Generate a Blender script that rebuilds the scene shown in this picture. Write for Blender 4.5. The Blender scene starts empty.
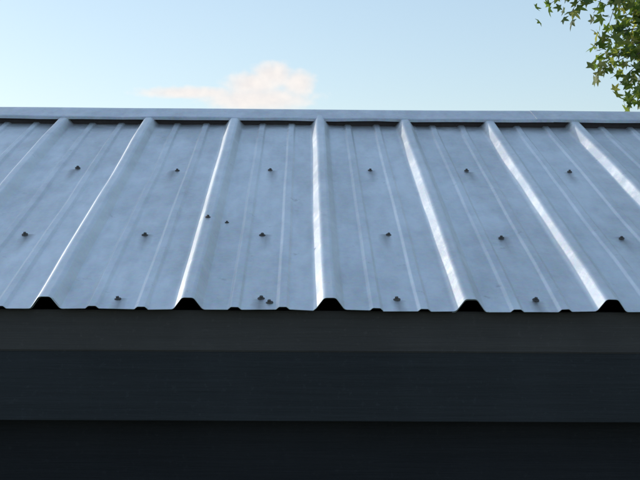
import bpy, bmesh, math, random
from mathutils import Vector, Matrix, noise
random.seed(7)
scene=bpy.context.scene
SL=math.radians(18.0); TS=math.tan(SL); CS=math.cos(SL); SN=math.sin(SL)
EZ=2.20; RUN=1.86
RX=0.0594; SP=0.305; H=0.028
XL=RX-11*SP; XR=RX+10*SP

# ---------------------------------------------------------------- helpers
def new_mat(name):
    m=bpy.data.materials.new(name); m.use_nodes=True
    nt=m.node_tree; b=nt.nodes['Principled BSDF']; return m,nt,b
def N(nt,t,**k):
    n=nt.nodes.new(t)
    for a,v in k.items(): setattr(n,a,v)
    return n
def L(nt,a,b): nt.links.new(a,b)
def ramp(nt,stops):
    r=N(nt,'ShaderNodeValToRGB'); e=r.color_ramp.elements
    while len(e)<len(stops): e.new(0.5)
    for i,(p,c) in enumerate(stops):
        e[i].position=p; e[i].color=(c,c,c,1) if not isinstance(c,tuple) else (*c,1)
    return r
def noise_tex(nt,vec,scale,detail=4,rough=.55,mapscale=None):
    if mapscale:
        mp=N(nt,'ShaderNodeMapping'); mp.inputs['Scale'].default_value=mapscale
        L(nt,vec,mp.inputs['Vector']); vec=mp.outputs[0]
    n=N(nt,'ShaderNodeTexNoise'); n.inputs['Scale'].default_value=scale
    n.inputs['Detail'].default_value=detail; n.inputs['Roughness'].default_value=rough
    L(nt,vec,n.inputs['Vector']); return n
def mixc(nt,f,a,b,mode='MIX'):
    m=N(nt,'ShaderNodeMix',data_type='RGBA',blend_type=mode)
    for s,v in ((m.inputs[0],f),(m.inputs[6],a),(m.inputs[7],b)):
        if hasattr(v,'default_value'): L(nt,v,s)
        elif isinstance(v,tuple): s.default_value=(*v,1)
        else: s.default_value=v
    return m.outputs[2]
def mathn(nt,op,a,b=None,c=None):
    m=N(nt,'ShaderNodeMath',operation=op)
    for s,v in zip(m.inputs,(a,b,c)):
        if v is None: continue
        if hasattr(v,'default_value'): L(nt,v,s)
        else: s.default_value=v
    return m.outputs[0]
def mesh_obj(name,verts,faces,mat,parent=None,smooth=False):
    me=bpy.data.meshes.new(name); me.from_pydata(verts,[],faces); me.update()
    if smooth:
        for p in me.polygons: p.use_smooth=True
    o=bpy.data.objects.new(name,me); scene.collection.objects.link(o)
    if mat: me.materials.append(mat)
    if parent: o.parent=parent
    return o
def box(name,x0,x1,y0,y1,z0,z1,mat,parent,bev=.003):
    bm=bmesh.new(); bmesh.ops.create_cube(bm,size=1)
    for v in bm.verts:
        v.co=Vector((x0 if v.co.x<0 else x1, y0 if v.co.y<0 else y1, z0 if v.co.z<0 else z1))
    if bev: bmesh.ops.bevel(bm,geom=bm.edges[:],offset=bev,segments=2,affect='EDGES')
    me=bpy.data.meshes.new(name); bm.to_mesh(me); bm.free(); me.materials.append(mat)
    o=bpy.data.objects.new(name,me); scene.collection.objects.link(o); o.parent=parent; return o

# ---------------------------------------------------------------- materials
def metal(name,base=(.80,.83,.86),dark=(.56,.59,.62),rough=.40,screws=True):
    m,nt,b=new_mat(name)
    tc=N(nt,'ShaderNodeTexCoord'); v=tc.outputs['Object']
    big=noise_tex(nt,v,2.2,3); streak=noise_tex(nt,v,1.0,5,.6,(26,1.6,26))
    wide=noise_tex(nt,v,1.0,4,.6,(5,1.1,5))
    fine=noise_tex(nt,v,1.0,4,.7,(160,30,160))
    blot=noise_tex(nt,v,9,6,.7)
    vor=N(nt,'ShaderNodeTexVoronoi'); vor.inputs['Scale'].default_value=110; L(nt,v,vor.inputs['Vector'])
    r1=ramp(nt,[(.38,0.0),(.75,1.0)]); L(nt,streak.outputs[0],r1.inputs[0])
    col=mixc(nt,mathn(nt,'MULTIPLY',r1.outputs[0],.5),base,dark)
    rw=ramp(nt,[(.42,0.0),(.60,1.0)]); L(nt,wide.outputs[0],rw.inputs[0])
    col=mixc(nt,mathn(nt,'MULTIPLY',rw.outputs[0],.34),col,(.47,.48,.49))
    r2=ramp(nt,[(.50,0.0),(.66,1.0)]); L(nt,blot.outputs[0],r2.inputs[0])
    col=mixc(nt,mathn(nt,'MULTIPLY',r2.outputs[0],.4),col,(.88,.89,.91))
    col=mixc(nt,.10,col,vor.outputs['Color'],'OVERLAY')
    rust=noise_tex(nt,v,19,5,.7); r3=ramp(nt,[(.64,0.0),(.74,1.0)]); L(nt,rust.outputs[0],r3.inputs[0])
    col=mixc(nt,mathn(nt,'MULTIPLY',r3.outputs[0],.45),col,(.32,.31,.30))
    if screws:
        sx=N(nt,'ShaderNodeSeparateXYZ'); L(nt,v,sx.inputs[0])
        fx=mathn(nt,'PINGPONG',mathn(nt,'SUBTRACT',sx.outputs[0],RX+SP/2-SP*40),SP/2)
        wob=mathn(nt,'MULTIPLY',mathn(nt,'SUBTRACT',blot.outputs[0],.5),.03)
        fx=mathn(nt,'ADD',fx,wob)
        tot=None
        for yy in (.045,.49,1.11):
            d=mathn(nt,'SUBTRACT',yy,sx.outputs[1])
            up=mathn(nt,'LESS_THAN',d,-.012)
            fall=mathn(nt,'MAXIMUM',mathn(nt,'SUBTRACT',1.0,mathn(nt,'DIVIDE',mathn(nt,'ABSOLUTE',d),.14)),0.0)
            wd=mathn(nt,'MAXIMUM',mathn(nt,'SUBTRACT',1.0,mathn(nt,'DIVIDE',fx,.018)),0.0)
            t=mathn(nt,'MULTIPLY',mathn(nt,'MULTIPLY',fall,wd),mathn(nt,'SUBTRACT',1.0,up))
            tot=t if tot is None else mathn(nt,'ADD',tot,t)
        col=mixc(nt,mathn(nt,'MULTIPLY',tot,.7),col,(.22,.22,.22))
    L(nt,col,b.inputs['Base Color'])
    b.inputs['Metallic'].default_value=.78
    rr=mathn(nt,'MULTIPLY_ADD',streak.outputs[0],.25,rough-.10)
    L(nt,mathn(nt,'MULTIPLY_ADD',r2.outputs[0],.12,rr),b.inputs['Roughness'])
    bp=N(nt,'ShaderNodeBump'); bp.inputs['Strength'].default_value=.4; bp.inputs['Distance'].default_value=.006
    h=mathn(nt,'ADD',mathn(nt,'MULTIPLY',big.outputs[0],3.5),mathn(nt,'MULTIPLY',fine.outputs[0],.07))
    h=mathn(nt,'ADD',h,mathn(nt,'MULTIPLY',streak.outputs[0],.22))
    L(nt,h,bp.inputs['Height']); L(nt,bp.outputs[0],b.inputs['Normal'])
    return m
M_roof=metal('galvanized_roofing')
M_cap=metal('galvanized_ridge_cap',(.64,.67,.72),(.48,.50,.53),.36,False)
def painted_wood(name,c1,c2,rough=.6):
    m,nt,b=new_mat(name); tc=N(nt,'ShaderNodeTexCoord'); v=tc.outputs['Object']
    g=noise_tex(nt,v,1.0,6,.65,(2.0,60,60)); g2=noise_tex(nt,v,3.0,5,.6); g3=noise_tex(nt,v,70,4,.7)
    r=ramp(nt,[(.3,0.0),(.75,1.0)]); L(nt,g.outputs[0],r.inputs[0])
    c=mixc(nt,r.outputs[0],c1,c2); r2=ramp(nt,[(.45,0.0),(.7,1.0)]); L(nt,g2.outputs[0],r2.inputs[0])
    c=mixc(nt,mathn(nt,'MULTIPLY',r2.outputs[0],.45),c,tuple(x*1.45 for x in c2))
    r3=ramp(nt,[(.58,0.0),(.72,1.0)]); L(nt,g3.outputs[0],r3.inputs[0])
    c=mixc(nt,mathn(nt,'MULTIPLY',r3.outputs[0],.35),c,tuple(x*1.9 for x in c2))
    L(nt,c,b.inputs['Base Color']); b.inputs['Roughness'].default_value=rough
    b.inputs['Specular IOR Level'].default_value=.2
    bp=N(nt,'ShaderNodeBump'); bp.inputs['Strength'].default_value=.6; bp.inputs['Distance'].default_value=.003
    L(nt,g.outputs[0],bp.inputs['Height']); L(nt,bp.outputs[0],b.inputs['Normal']); return m
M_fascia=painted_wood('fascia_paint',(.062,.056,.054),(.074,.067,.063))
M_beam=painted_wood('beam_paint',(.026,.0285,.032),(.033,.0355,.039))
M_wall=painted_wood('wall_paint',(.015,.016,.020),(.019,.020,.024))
def simple(name,c1,c2,sc,rough,metal_=0):
    m,nt,b=new_mat(name); tc=N(nt,'ShaderNodeTexCoord'); n=noise_tex(nt,tc.outputs['Object'],sc)
    L(nt,mixc(nt,n.outputs[0],c1,c2),b.inputs['Base Color']); b.inputs['Roughness'].default_value=rough; b.inputs['Metallic'].default_value=metal_; return m
M_screw=simple('screw_steel',(.05,.05,.055),(.14,.12,.10),40,.6,.4)
M_foam=simple('closure_foam',(.03,.022,.022),(.06,.045,.04),60,.95)
M_glass=simple('window_glass',(.02,.025,.03),(.02,.025,.03),3,.05)

# ---------------------------------------------------------------- shed
shed=bpy.data.objects.new('metal_roof_shed',None); scene.collection.objects.link(shed)
def wav(x,y):
    return .0048*noise.noise(Vector((x*2.1,y*1.3,3.7)))+.0026*noise.noise(Vector((x*9,y*4,1.2)))
def round_prof(pts):
    out=[pts[0]]
    for i in range(1,len(pts)-1):
        p=Vector(pts[i]); a=Vector(pts[i-1]); c=Vector(pts[i+1])
        r=.0016 if max(a.y,p.y,c.y)<.02 else .006
        ra=min(r,(a-p).length*.45); rc=min(r,(c-p).length*.45)
        q0=p+(a-p).normalized()*ra; q1=p+(c-p).normalized()*rc
        if r<.002: out+=[tuple(q0),tuple((q0+q1)/2*.5+p*.5),tuple(q1)]
        else:
            for k in range(5):
                t=k/4; out.append(tuple(q0*(1-t)**2+p*2*t*(1-t)+q1*t*t))
    out.append(pts[-1]); return out
def rib(x): return [(x-.032,0),(x-.0125,H),(x+.0125,H),(x+.032,0)]
def minor(x): return [(x-.0145,0),(x-.008,.0058),(x+.008,.0058),(x+.0145,0)]
def panel(i,x0,side):
    pts=[(x0-.040,0)]
    for k in range(4):
        xr=x0+k*SP; pts+=rib(xr)
        if k<3:
            for dx in (-.052,.052): pts+=minor(xr+SP/2+dx)
    pts.append((x0+3*SP+.040,0)); pts=round_prof(pts)
    lift=.0018*(i%2); ny=36; end=random.uniform(-.004,.004)
    verts=[];faces=[]; rk=RUN-.03
    for j in range(ny+1):
        y=end+(rk-end)*j/ny
        for (x,z) in pts:
            dent=0
            if j==0 and z<.001: dent=-.003*max(0,noise.noise(Vector((x*14,i,5))))
            if j==0 and z>.01: dent=-.002*abs(noise.noise(Vector((x*3,i,8))))
            zz=z+lift+wav(x,y)+dent
            Y=y-zz*SN; Z=EZ+y*TS+zz*CS
            verts.append((x+.0025*noise.noise(Vector((i+x*3,y*2,0))),Y if side>0 else 2*RUN-Y,Z))
    n=len(pts)
    for j in range(ny):
        for k in range(n-1):
            f=(j*n+k,j*n+k+1,(j+1)*n+k+1,(j+1)*n+k)
            faces.append(f if side>0 else f[::-1])
    o=mesh_obj('roof_panel_%s_%d'%('front' if side>0 else 'back',i),verts,faces,M_roof,shed,False)
    sm=o.modifiers.new('t','SOLIDIFY'); sm.thickness=.0009; sm.offset=-1
for i in range(7):
    panel(i,XL+i*3*SP,1); panel(i,XL+i*3*SP,-1)
XR=XL+21*SP
def cap(name,xa,xb,lift):
    hz=H+.003+lift; W=.145
    yE=RUN-W
    def P(y,off): return (y-off*SN, EZ+y*TS+off*CS)
    a=P(yE,hz-.010); b_=P(yE-.002,hz-.001); c=P(yE+.004,hz+.001); d=P(RUN-.03,hz+.001)
    top=(RUN-.012,d[1]+.008)
    half=[a,b_,c,d,top]
    prof=half+[(RUN,top[1]+.002)]+[(2*RUN-y,z) for y,z in half[::-1]]
    nx=60; verts=[];faces=[]
    for i in range(nx+1):
        x=xa+(xb-xa)*i/nx
        w=.003*noise.noise(Vector((x*1.7,2,lift*900)))
        for k,(y,z) in enumerate(prof):
            verts.append((x,y,z+w+(.0025*noise.noise(Vector((x*6,k*.2,9))) if k in(0,1,2,len(prof)-1,len(prof)-2,len(prof)-3) else 0)))
    n=len(prof)
    for i in range(nx):
        for k in range(n-1):
            faces.append((i*n+k,(i+1)*n+k,(i+1)*n+k+1,i*n+k+1))
    o=mesh_obj(name,verts,faces,M_cap,shed); s=o.modifiers.new('t','SOLIDIFY'); s.thickness=.001; s.offset=-1
cap('ridge_cap_1',XL-.06,.9,0); cap('ridge_cap_2',.84,XR+.06,.002)
for s in (1,-1):
    def P(y,off):
        Y=y-off*SN; return (Y if s>0 else 2*RUN-Y, EZ+y*TS+off*CS)
    pr=[P(RUN-.132,-.004),P(RUN-.132,H-.002),P(RUN-.10,H-.002),P(RUN-.10,-.004)]
    v=[(XL-.03,)+p for p in pr]+[(XR+.03,)+p for p in pr]
    mesh_obj('ridge_closure_%s'%('front' if s>0 else 'back'),v,[(0,1,5,4),(1,2,6,5),(2,3,7,6),(3,0,4,7),(0,3,2,1),(4,5,6,7)],M_foam,shed)
def screws():
    bm=bmesh.new()
    def one(x,y,off,s=1.0):
        zz=off+wav(x,y)+.0016
        M=Matrix.Translation((x,y-zz*SN,EZ+y*TS+zz*CS))@Matrix.Rotation(SL,4,'X')@Matrix.Rotation(random.uniform(-.15,.15),4,'X')@Matrix.Rotation(random.uniform(-.15,.15),4,'Y')@Matrix.Rotation(random.uniform(0,1),4,'Z')
        for seg,r1,r2,z0,h in ((14,.0090,.0084,0,.0020),(14,.0076,.0054,.0020,.0012),(6,.0044,.0041,.0032,.0042)):
            bmesh.ops.create_cone(bm,cap_ends=True,segments=seg,radius1=r1*s,radius2=r2*s,depth=h*s,matrix=M@Matrix.Translation((0,0,(z0+h/2)*s)))
    for k in range(20):
        xm=XL+(k+.5)*SP
        for y in (.052,.49,1.12):
            one(xm+random.uniform(-.012,.012),y+random.uniform(-.010,.010),0,random.uniform(.82,.98))
    one(RX-.5*SP+.022,.035,0,.95)
    one(RX-SP-.002,.56,H,.85); one(RX-SP+.045,.60,0,.65)
    me=bpy.data.meshes.new('roof_screws'); bm.to_mesh(me); bm.free(); me.materials.append(M_screw)
    o=bpy.data.objects.new('roof_screws',me); scene.collection.objects.link(o); o.parent=shed
screws()
x0,x1=XL+.10,XR-.10; D=2*RUN
for tag,ya,yb in (('front',.028,.066),('back',D-.066,D-.028)):
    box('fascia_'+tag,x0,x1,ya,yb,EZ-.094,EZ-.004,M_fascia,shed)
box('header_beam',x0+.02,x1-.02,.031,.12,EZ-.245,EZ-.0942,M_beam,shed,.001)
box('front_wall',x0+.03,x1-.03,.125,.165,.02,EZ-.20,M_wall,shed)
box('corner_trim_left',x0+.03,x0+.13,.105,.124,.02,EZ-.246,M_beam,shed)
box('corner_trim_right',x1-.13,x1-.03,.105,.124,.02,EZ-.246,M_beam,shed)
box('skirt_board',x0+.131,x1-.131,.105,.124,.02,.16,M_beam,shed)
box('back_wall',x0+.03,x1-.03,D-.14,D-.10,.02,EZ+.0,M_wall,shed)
for tag,xa in (('left',x0+.03),('right',x1-.07)):
    ya,yb=.167,D-.142
    pr=[(ya,.02),(yb,.02),(yb,EZ+.02),(RUN,EZ+RUN*TS-.04),(ya,EZ+.02)]
    v=[(xa,y,z) for y,z in pr]+[(xa+.04,y,z) for y,z in pr]
    f=[(0,1,2,3,4),(9,8,7,6,5)]+[(i,i+5,(i+1)%5+5,(i+1)%5) for i in range(5)]
    mesh_obj('gable_wall_'+tag,v,f,M_wall,shed)
    xo=xa-.03 if tag=='left' else xa+.042
    box('window_frame_'+tag,xo,xo+.028,1.4,2.3,1.0,1.8,M_fascia,shed)
    box('window_pane_'+tag,xo-.004 if tag=='left' else xo+.02,xo+.008 if tag=='left' else xo+.032,1.46,2.24,1.06,1.74,M_glass,shed,.001)
for i,y in enumerate((.49,1.11,1.70)):
    for s in (1,-1):
        yy=y if s>0 else D-y
        box('purlin_%d_%s'%(i,'front' if s>0 else 'back'),x0+.08,x1-.08,yy-.04,yy+.04,EZ+y*TS-.075,EZ+y*TS-.022,M_fascia,shed)

# ---------------------------------------------------------------- ground
m,nt,b=new_mat('grass_ground'); tc=N(nt,'ShaderNodeTexCoord'); v=tc.outputs['Object']
n1=noise_tex(nt,v,.3,6); n2=noise_tex(nt,v,30,6,.7)
c=mixc(nt,n1.outputs[0],(.035,.06,.02),(.07,.085,.03)); c=mixc(nt,n2.outputs[0],c,(.05,.08,.02)); L(nt,c,b.inputs['Base Color']); b.inputs['Roughness'].default_value=.95
bp=N(nt,'ShaderNodeBump'); bp.inputs['Distance'].default_value=.05; L(nt,n2.outputs[0],bp.inputs['Height']); L(nt,bp.outputs[0],b.inputs['Normal'])
mesh_obj('ground',[(-4000,-4000,0),(4000,-4000,0),(4000,4000,0),(-4000,4000,0)],[(0,1,2,3)],m)

# ---------------------------------------------------------------- tree
tree=bpy.data.objects.new('sweetgum_tree',None); scene.collection.objects.link(tree)
m,nt,b=new_mat('bark'); tc=N(nt,'ShaderNodeTexCoord'); n=noise_tex(nt,tc.outputs['Object'],1,6,.7,(18,18,4))
L(nt,mixc(nt,n.outputs[0],(.05,.04,.03),(.16,.13,.10)),b.inputs['Base Color']); b.inputs['Roughness'].default_value=.9
bp=N(nt,'ShaderNodeBump'); bp.inputs['Distance'].default_value=.02; L(nt,n.outputs[0],bp.inputs['Height']); L(nt,bp.outputs[0],b.inputs['Normal']); M_bark=m
m=bpy.data.materials.new('leaf'); m.use_nodes=True; nt=m.node_tree; nt.nodes.clear()
at=N(nt,'ShaderNodeAttribute',attribute_name='lc'); out=N(nt,'ShaderNodeOutputMaterial')
df=N(nt,'ShaderNodeBsdfPrincipled'); df.inputs['Roughness'].default_value=.45; L(nt,at.outputs['Color'],df.inputs['Base Color'])
tr=N(nt,'ShaderNodeBsdfTranslucent'); L(nt,mixc(nt,1.0,at.outputs['Color'],(2.9,2.9,1.6),'MULTIPLY'),tr.inputs[0])
mx=N(nt,'ShaderNodeMixShader'); mx.inputs[0].default_value=.52; L(nt,df.outputs[0],mx.inputs[1]); L(nt,tr.outputs[0],mx.inputs[2]); L(nt,mx.outputs[0],out.inputs[0]); M_leaf=m
bv=[];bf=[]
def tube(pts,rads,seg=8):
    base=len(bv)
    for i,p in enumerate(pts):
        p=Vector(p); d=(Vector(pts[min(i+1,len(pts)-1)])-Vector(pts[max(i-1,0)])).normalized()
        a=d.orthogonal().normalized(); c=d.cross(a)
        for s in range(seg):
            t=2*math.pi*s/seg; bv.append(tuple(p+(a*math.cos(t)+c*math.sin(t))*rads[i]))
    for i in range(len(pts)-1):
        for s in range(seg):
            bf.append((base+i*seg+s,base+i*seg+(s+1)%seg,base+(i+1)*seg+(s+1)%seg,base+(i+1)*seg+s))
def limb(a,b_,r0,r1,n=7,bend=.15,seg=8):
    a=Vector(a);b_=Vector(b_);Ln=(b_-a).length; pts=[];rs=[]
    off=Vector((random.uniform(-1,1),random.uniform(-1,1),random.uniform(.1,.8)))*bend*Ln
    for i in range(n+1):
        t=i/n; p=a.lerp(b_,t)+off*math.sin(math.pi*t)+Vector([random.uniform(-1,1) for _ in range(3)])*.015*Ln*(0<t<1)
        pts.append(p); rs.append(r0+(r1-r0)*t)
    tube(pts,rs,seg); return pts
lv=[];lf=[];lc=[]
def star():
    pts=[(math.radians(a),ln) for a,ln in [(-122,.62),(-62,.90),(0,1.05),(62,.90),(122,.62)]]
    o=[]
    for k in range(5):
        a,ln=pts[k]
        for da,q in ((-.20,.72),(0,1),(.20,.72)):
            o.append((math.sin(a+da)*ln*q,math.cos(a+da)*ln*q))
        if k<4:
            am=(a+pts[k+1][0])/2; o.append((math.sin(am)*.42,math.cos(am)*.42))
    return [(0,-.18)]+o
ST=star()
PAL=[(.115,.155,.040),(.085,.130,.034),(.16,.185,.055),(.06,.095,.025),(.20,.20,.07),(.13,.170,.045)]
def leaf(p,size,nrm=None):
    p=Vector(p)
    z=nrm or Vector((random.gauss(0,.7),random.gauss(-.2,.7),random.gauss(.3,.6))).normalized()
    a=z.orthogonal().normalized(); c=z.cross(a); t=random.uniform(0,6.28)
    u=a*math.cos(t)+c*math.sin(t); w=z.cross(u)
    base=len(lv); col=random.choice(PAL); k=random.uniform(.8,1.25)
    lv.append(tuple(p)); droop=random.uniform(.05,.35)
    for (x,y) in ST:
        r2=x*x+y*y
        lv.append(tuple(p+(u*x+w*y-z*droop*r2)*size))
    n=len(ST)
    for i in range(n): lf.append((base,base+1+i,base+1+(i+1)%n))
    lc.extend([(col[0]*k,col[1]*k,col[2]*k,1)]*(n+1))
def twig(a,b_,nl,size=.06,r=.006,spread=.09):
    pts=limb(a,b_,r,r*.35,6,.1,5)
    for i in range(nl):
        t=random.uniform(.15,1); q=pts[min(6,int(t*7))]
        p=q+Vector([random.gauss(0,1) for _ in range(3)])*spread*(.5+.5*t)
        leaf(p,size*random.uniform(.7,1.2))
T=Vector((6.0,8.4,0))
limb(T,T+Vector((.15,.1,8.6)),.24,.03,12,.015,14)
tube([T+Vector((0,0,-.1)),T+Vector((0,0,.15)),T+Vector((0,0,.5))],[.36,.29,.235],14)
C=Vector((6.0,8.3,6.3)); R=Vector((3.0,2.7,3.0))
for i in range(30):
    z0=3.0+4.9*i/30; a=i*2.4+random.uniform(-.3,.3)
    s=T+Vector((0.1,.05,z0)); zt=min(z0+random.uniform(.3,1.2),8.9)
    rr=max(.3,math.sqrt(max(.02,1-((zt-C.z)/R.z)**2)))
    e=Vector((C.x+math.cos(a)*R.x*rr*.92,C.y+math.sin(a)*R.y*rr*.92,zt))
    if e.x<4.4 and zt<4.9: e.z=5.0
    pts=limb(s,e,.07-.04*i/30,.012,8,.08,7)
    for j in range(14):
        q=pts[random.randint(2,8)]
        d=Vector((random.gauss(0,.5),random.gauss(0,.5),random.gauss(.05,.4)))
        twig(q,q+d,15,.085,.007,.16)
P1=limb(T+Vector((0,0,3.5)),(2.85,7.6,4.75),.045,.010,9,.04,7)
P3=limb(P1[7],(2.90,7.4,3.75),.016,.004,6,.04,6)
P4=limb(P1[6],(3.10,7.6,3.5),.016,.004,6,.04,6)
TW=[((2.5,7.5,4.66),(2.06,7.45,4.34),28),((2.55,7.5,4.64),(2.24,7.5,4.26),30),((2.6,7.5,4.6),(2.42,7.4,4.26),30),
    ((2.75,7.5,4.6),(2.58,7.5,4.20),34),((2.85,7.5,4.4),(2.70,7.45,4.10),34),((2.9,7.5,4.4),(2.86,7.4,4.0),38),
    ((2.85,7.45,4.15),(2.48,7.4,4.02),28),((2.9,7.4,4.05),(2.50,7.4,3.86),30),((2.9,7.4,3.95),(2.44,7.4,3.76),26),
    ((2.95,7.4,3.9),(2.64,7.4,3.66),28),((2.95,7.45,3.7),(2.70,7.4,3.47),24),
    ((2.95,7.5,4.3),(2.84,7.5,3.85),38),((2.95,7.5,4.0),(2.80,7.5,3.6),38),((3.1,7.6,4.2),(3.0,7.5,3.6),44),((3.2,7.6,4.6),(3.3,7.6,4.1),50),
    ((2.4,7.5,4.75),(2.05,7.6,4.65),30),((2.6,7.5,4.8),(2.3,7.5,4.9),30),((3.2,7.6,4.8),(3.5,7.5,4.6),50)]
for (a,b_,n) in TW: twig(a,b_,n,.070,.006,.072)
mesh_obj('trunk_and_limbs',bv,bf,M_bark,tree,True)
lo=mesh_obj('leaves',lv,lf,M_leaf,tree)
ca=lo.data.color_attributes.new('lc','FLOAT_COLOR','POINT')
ca.data.foreach_set('color',[x for c in lc for x in c])

# ---------------------------------------------------------------- cloud (far volume, sunlit look put in as emission)
cam_z=2.351; F=1200.
def dirpt(px,py,dist):
    v=Vector(((px-320)/F,1,(240-py)/F)); v.rotate(Matrix.Rotation(math.radians(-.84),3,'Z')); return Vector((0,-2.59,cam_z))+v*dist
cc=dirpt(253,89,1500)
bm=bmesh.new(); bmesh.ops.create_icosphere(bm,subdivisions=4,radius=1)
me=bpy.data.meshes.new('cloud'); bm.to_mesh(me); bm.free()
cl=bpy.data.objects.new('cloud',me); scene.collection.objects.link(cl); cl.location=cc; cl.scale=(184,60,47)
m=bpy.data.materials.new('cloud_glow_vapour'); m.use_nodes=True; nt=m.node_tree; nt.nodes.clear()
out=N(nt,'ShaderNodeOutputMaterial'); tc=N(nt,'ShaderNodeTexCoord'); v=tc.outputs['Object']
def blob(c,s):
    a=N(nt,'ShaderNodeVectorMath',operation='SUBTRACT'); L(nt,v,a.inputs[0]); a.inputs[1].default_value=c
    d=N(nt,'ShaderNodeVectorMath',operation='DIVIDE'); L(nt,a.outputs[0],d.inputs[0]); d.inputs[1].default_value=s
    l=N(nt,'ShaderNodeVectorMath',operation='LENGTH'); L(nt,d.outputs[0],l.inputs[0])
    return mathn(nt,'SUBTRACT',1.0,l.outputs['Value'])
bl=[blob((.13,0,.36),(.17,.7,.40)),blob((0,0,.12),(.22,.7,.36)),blob((.30,0,.14),(.14,.6,.42)),blob((.02,0,-.28),(.44,.7,.36)),blob((-.42,0,-.12),(.42,.6,.17))]
s=bl[0]
for q in bl[1:]: s=mathn(nt,'SMOOTH_MAX',s,q,.08)
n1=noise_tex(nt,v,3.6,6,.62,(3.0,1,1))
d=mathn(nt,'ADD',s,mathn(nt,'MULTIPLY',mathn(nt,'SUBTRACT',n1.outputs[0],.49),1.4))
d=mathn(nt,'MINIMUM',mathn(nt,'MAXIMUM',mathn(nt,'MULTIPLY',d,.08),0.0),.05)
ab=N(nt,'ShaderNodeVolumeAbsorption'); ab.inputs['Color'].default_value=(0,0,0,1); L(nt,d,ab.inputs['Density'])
em=N(nt,'ShaderNodeEmission')  # own warm white glow stands in for light scattered by the cloud
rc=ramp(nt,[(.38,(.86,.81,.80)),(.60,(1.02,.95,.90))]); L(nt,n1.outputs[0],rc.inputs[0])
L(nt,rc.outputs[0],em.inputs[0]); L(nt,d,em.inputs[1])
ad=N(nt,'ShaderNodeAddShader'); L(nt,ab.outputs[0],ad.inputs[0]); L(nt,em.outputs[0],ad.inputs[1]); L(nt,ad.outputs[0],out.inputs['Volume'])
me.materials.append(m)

# ---------------------------------------------------------------- sky, sun
SE=math.radians(14); SR=math.radians(-57)
w=bpy.data.worlds.new('World'); scene.world=w; w.use_nodes=True; nt=w.node_tree
bg=nt.nodes['Background']; sky=N(nt,'ShaderNodeTexSky',sky_type='NISHITA'); sky.sun_disc=False
sky.sun_elevation=SE; sky.sun_rotation=SR; sky.air_density=1.0; sky.dust_density=.6; sky.ozone_density=2.0
gm=N(nt,'ShaderNodeGamma'); gm.inputs[1].default_value=.56; L(nt,sky.outputs[0],gm.inputs[0])
L(nt,mixc(nt,1.0,gm.outputs[0],(2.24,2.40,2.54),'MULTIPLY'),bg.inputs[0]); bg.inputs[1].default_value=.15
sd=bpy.data.lights.new('sun','SUN'); sd.energy=2.1; sd.angle=math.radians(.6); sd.color=(1,.93,.84)
so=bpy.data.objects.new('sun',sd); scene.collection.objects.link(so)
dv=Vector((math.sin(SR)*math.cos(SE),math.cos(SR)*math.cos(SE),math.sin(SE)))
so.rotation_euler=dv.to_track_quat('Z','Y').to_euler(); so.location=(-6,8,12)
# ---------------------------------------------------------------- camera
cdn=bpy.data.cameras.new('camera'); cdn.lens=67.5; cdn.sensor_width=36; cdn.clip_end=10000; cdn.clip_start=.05
co=bpy.data.objects.new('camera',cdn); scene.collection.objects.link(co); scene.camera=co
co.matrix_world=Matrix.Translation((0,-2.59,cam_z))@Matrix.Rotation(math.radians(-.84),4,'Z')@Matrix.Rotation(math.radians(90),4,'X')@Matrix.Rotation(math.radians(.35),4,'Z')
scene.view_settings.view_transform='Standard'; scene.view_settings.look='None'; scene.view_settings.exposure=0
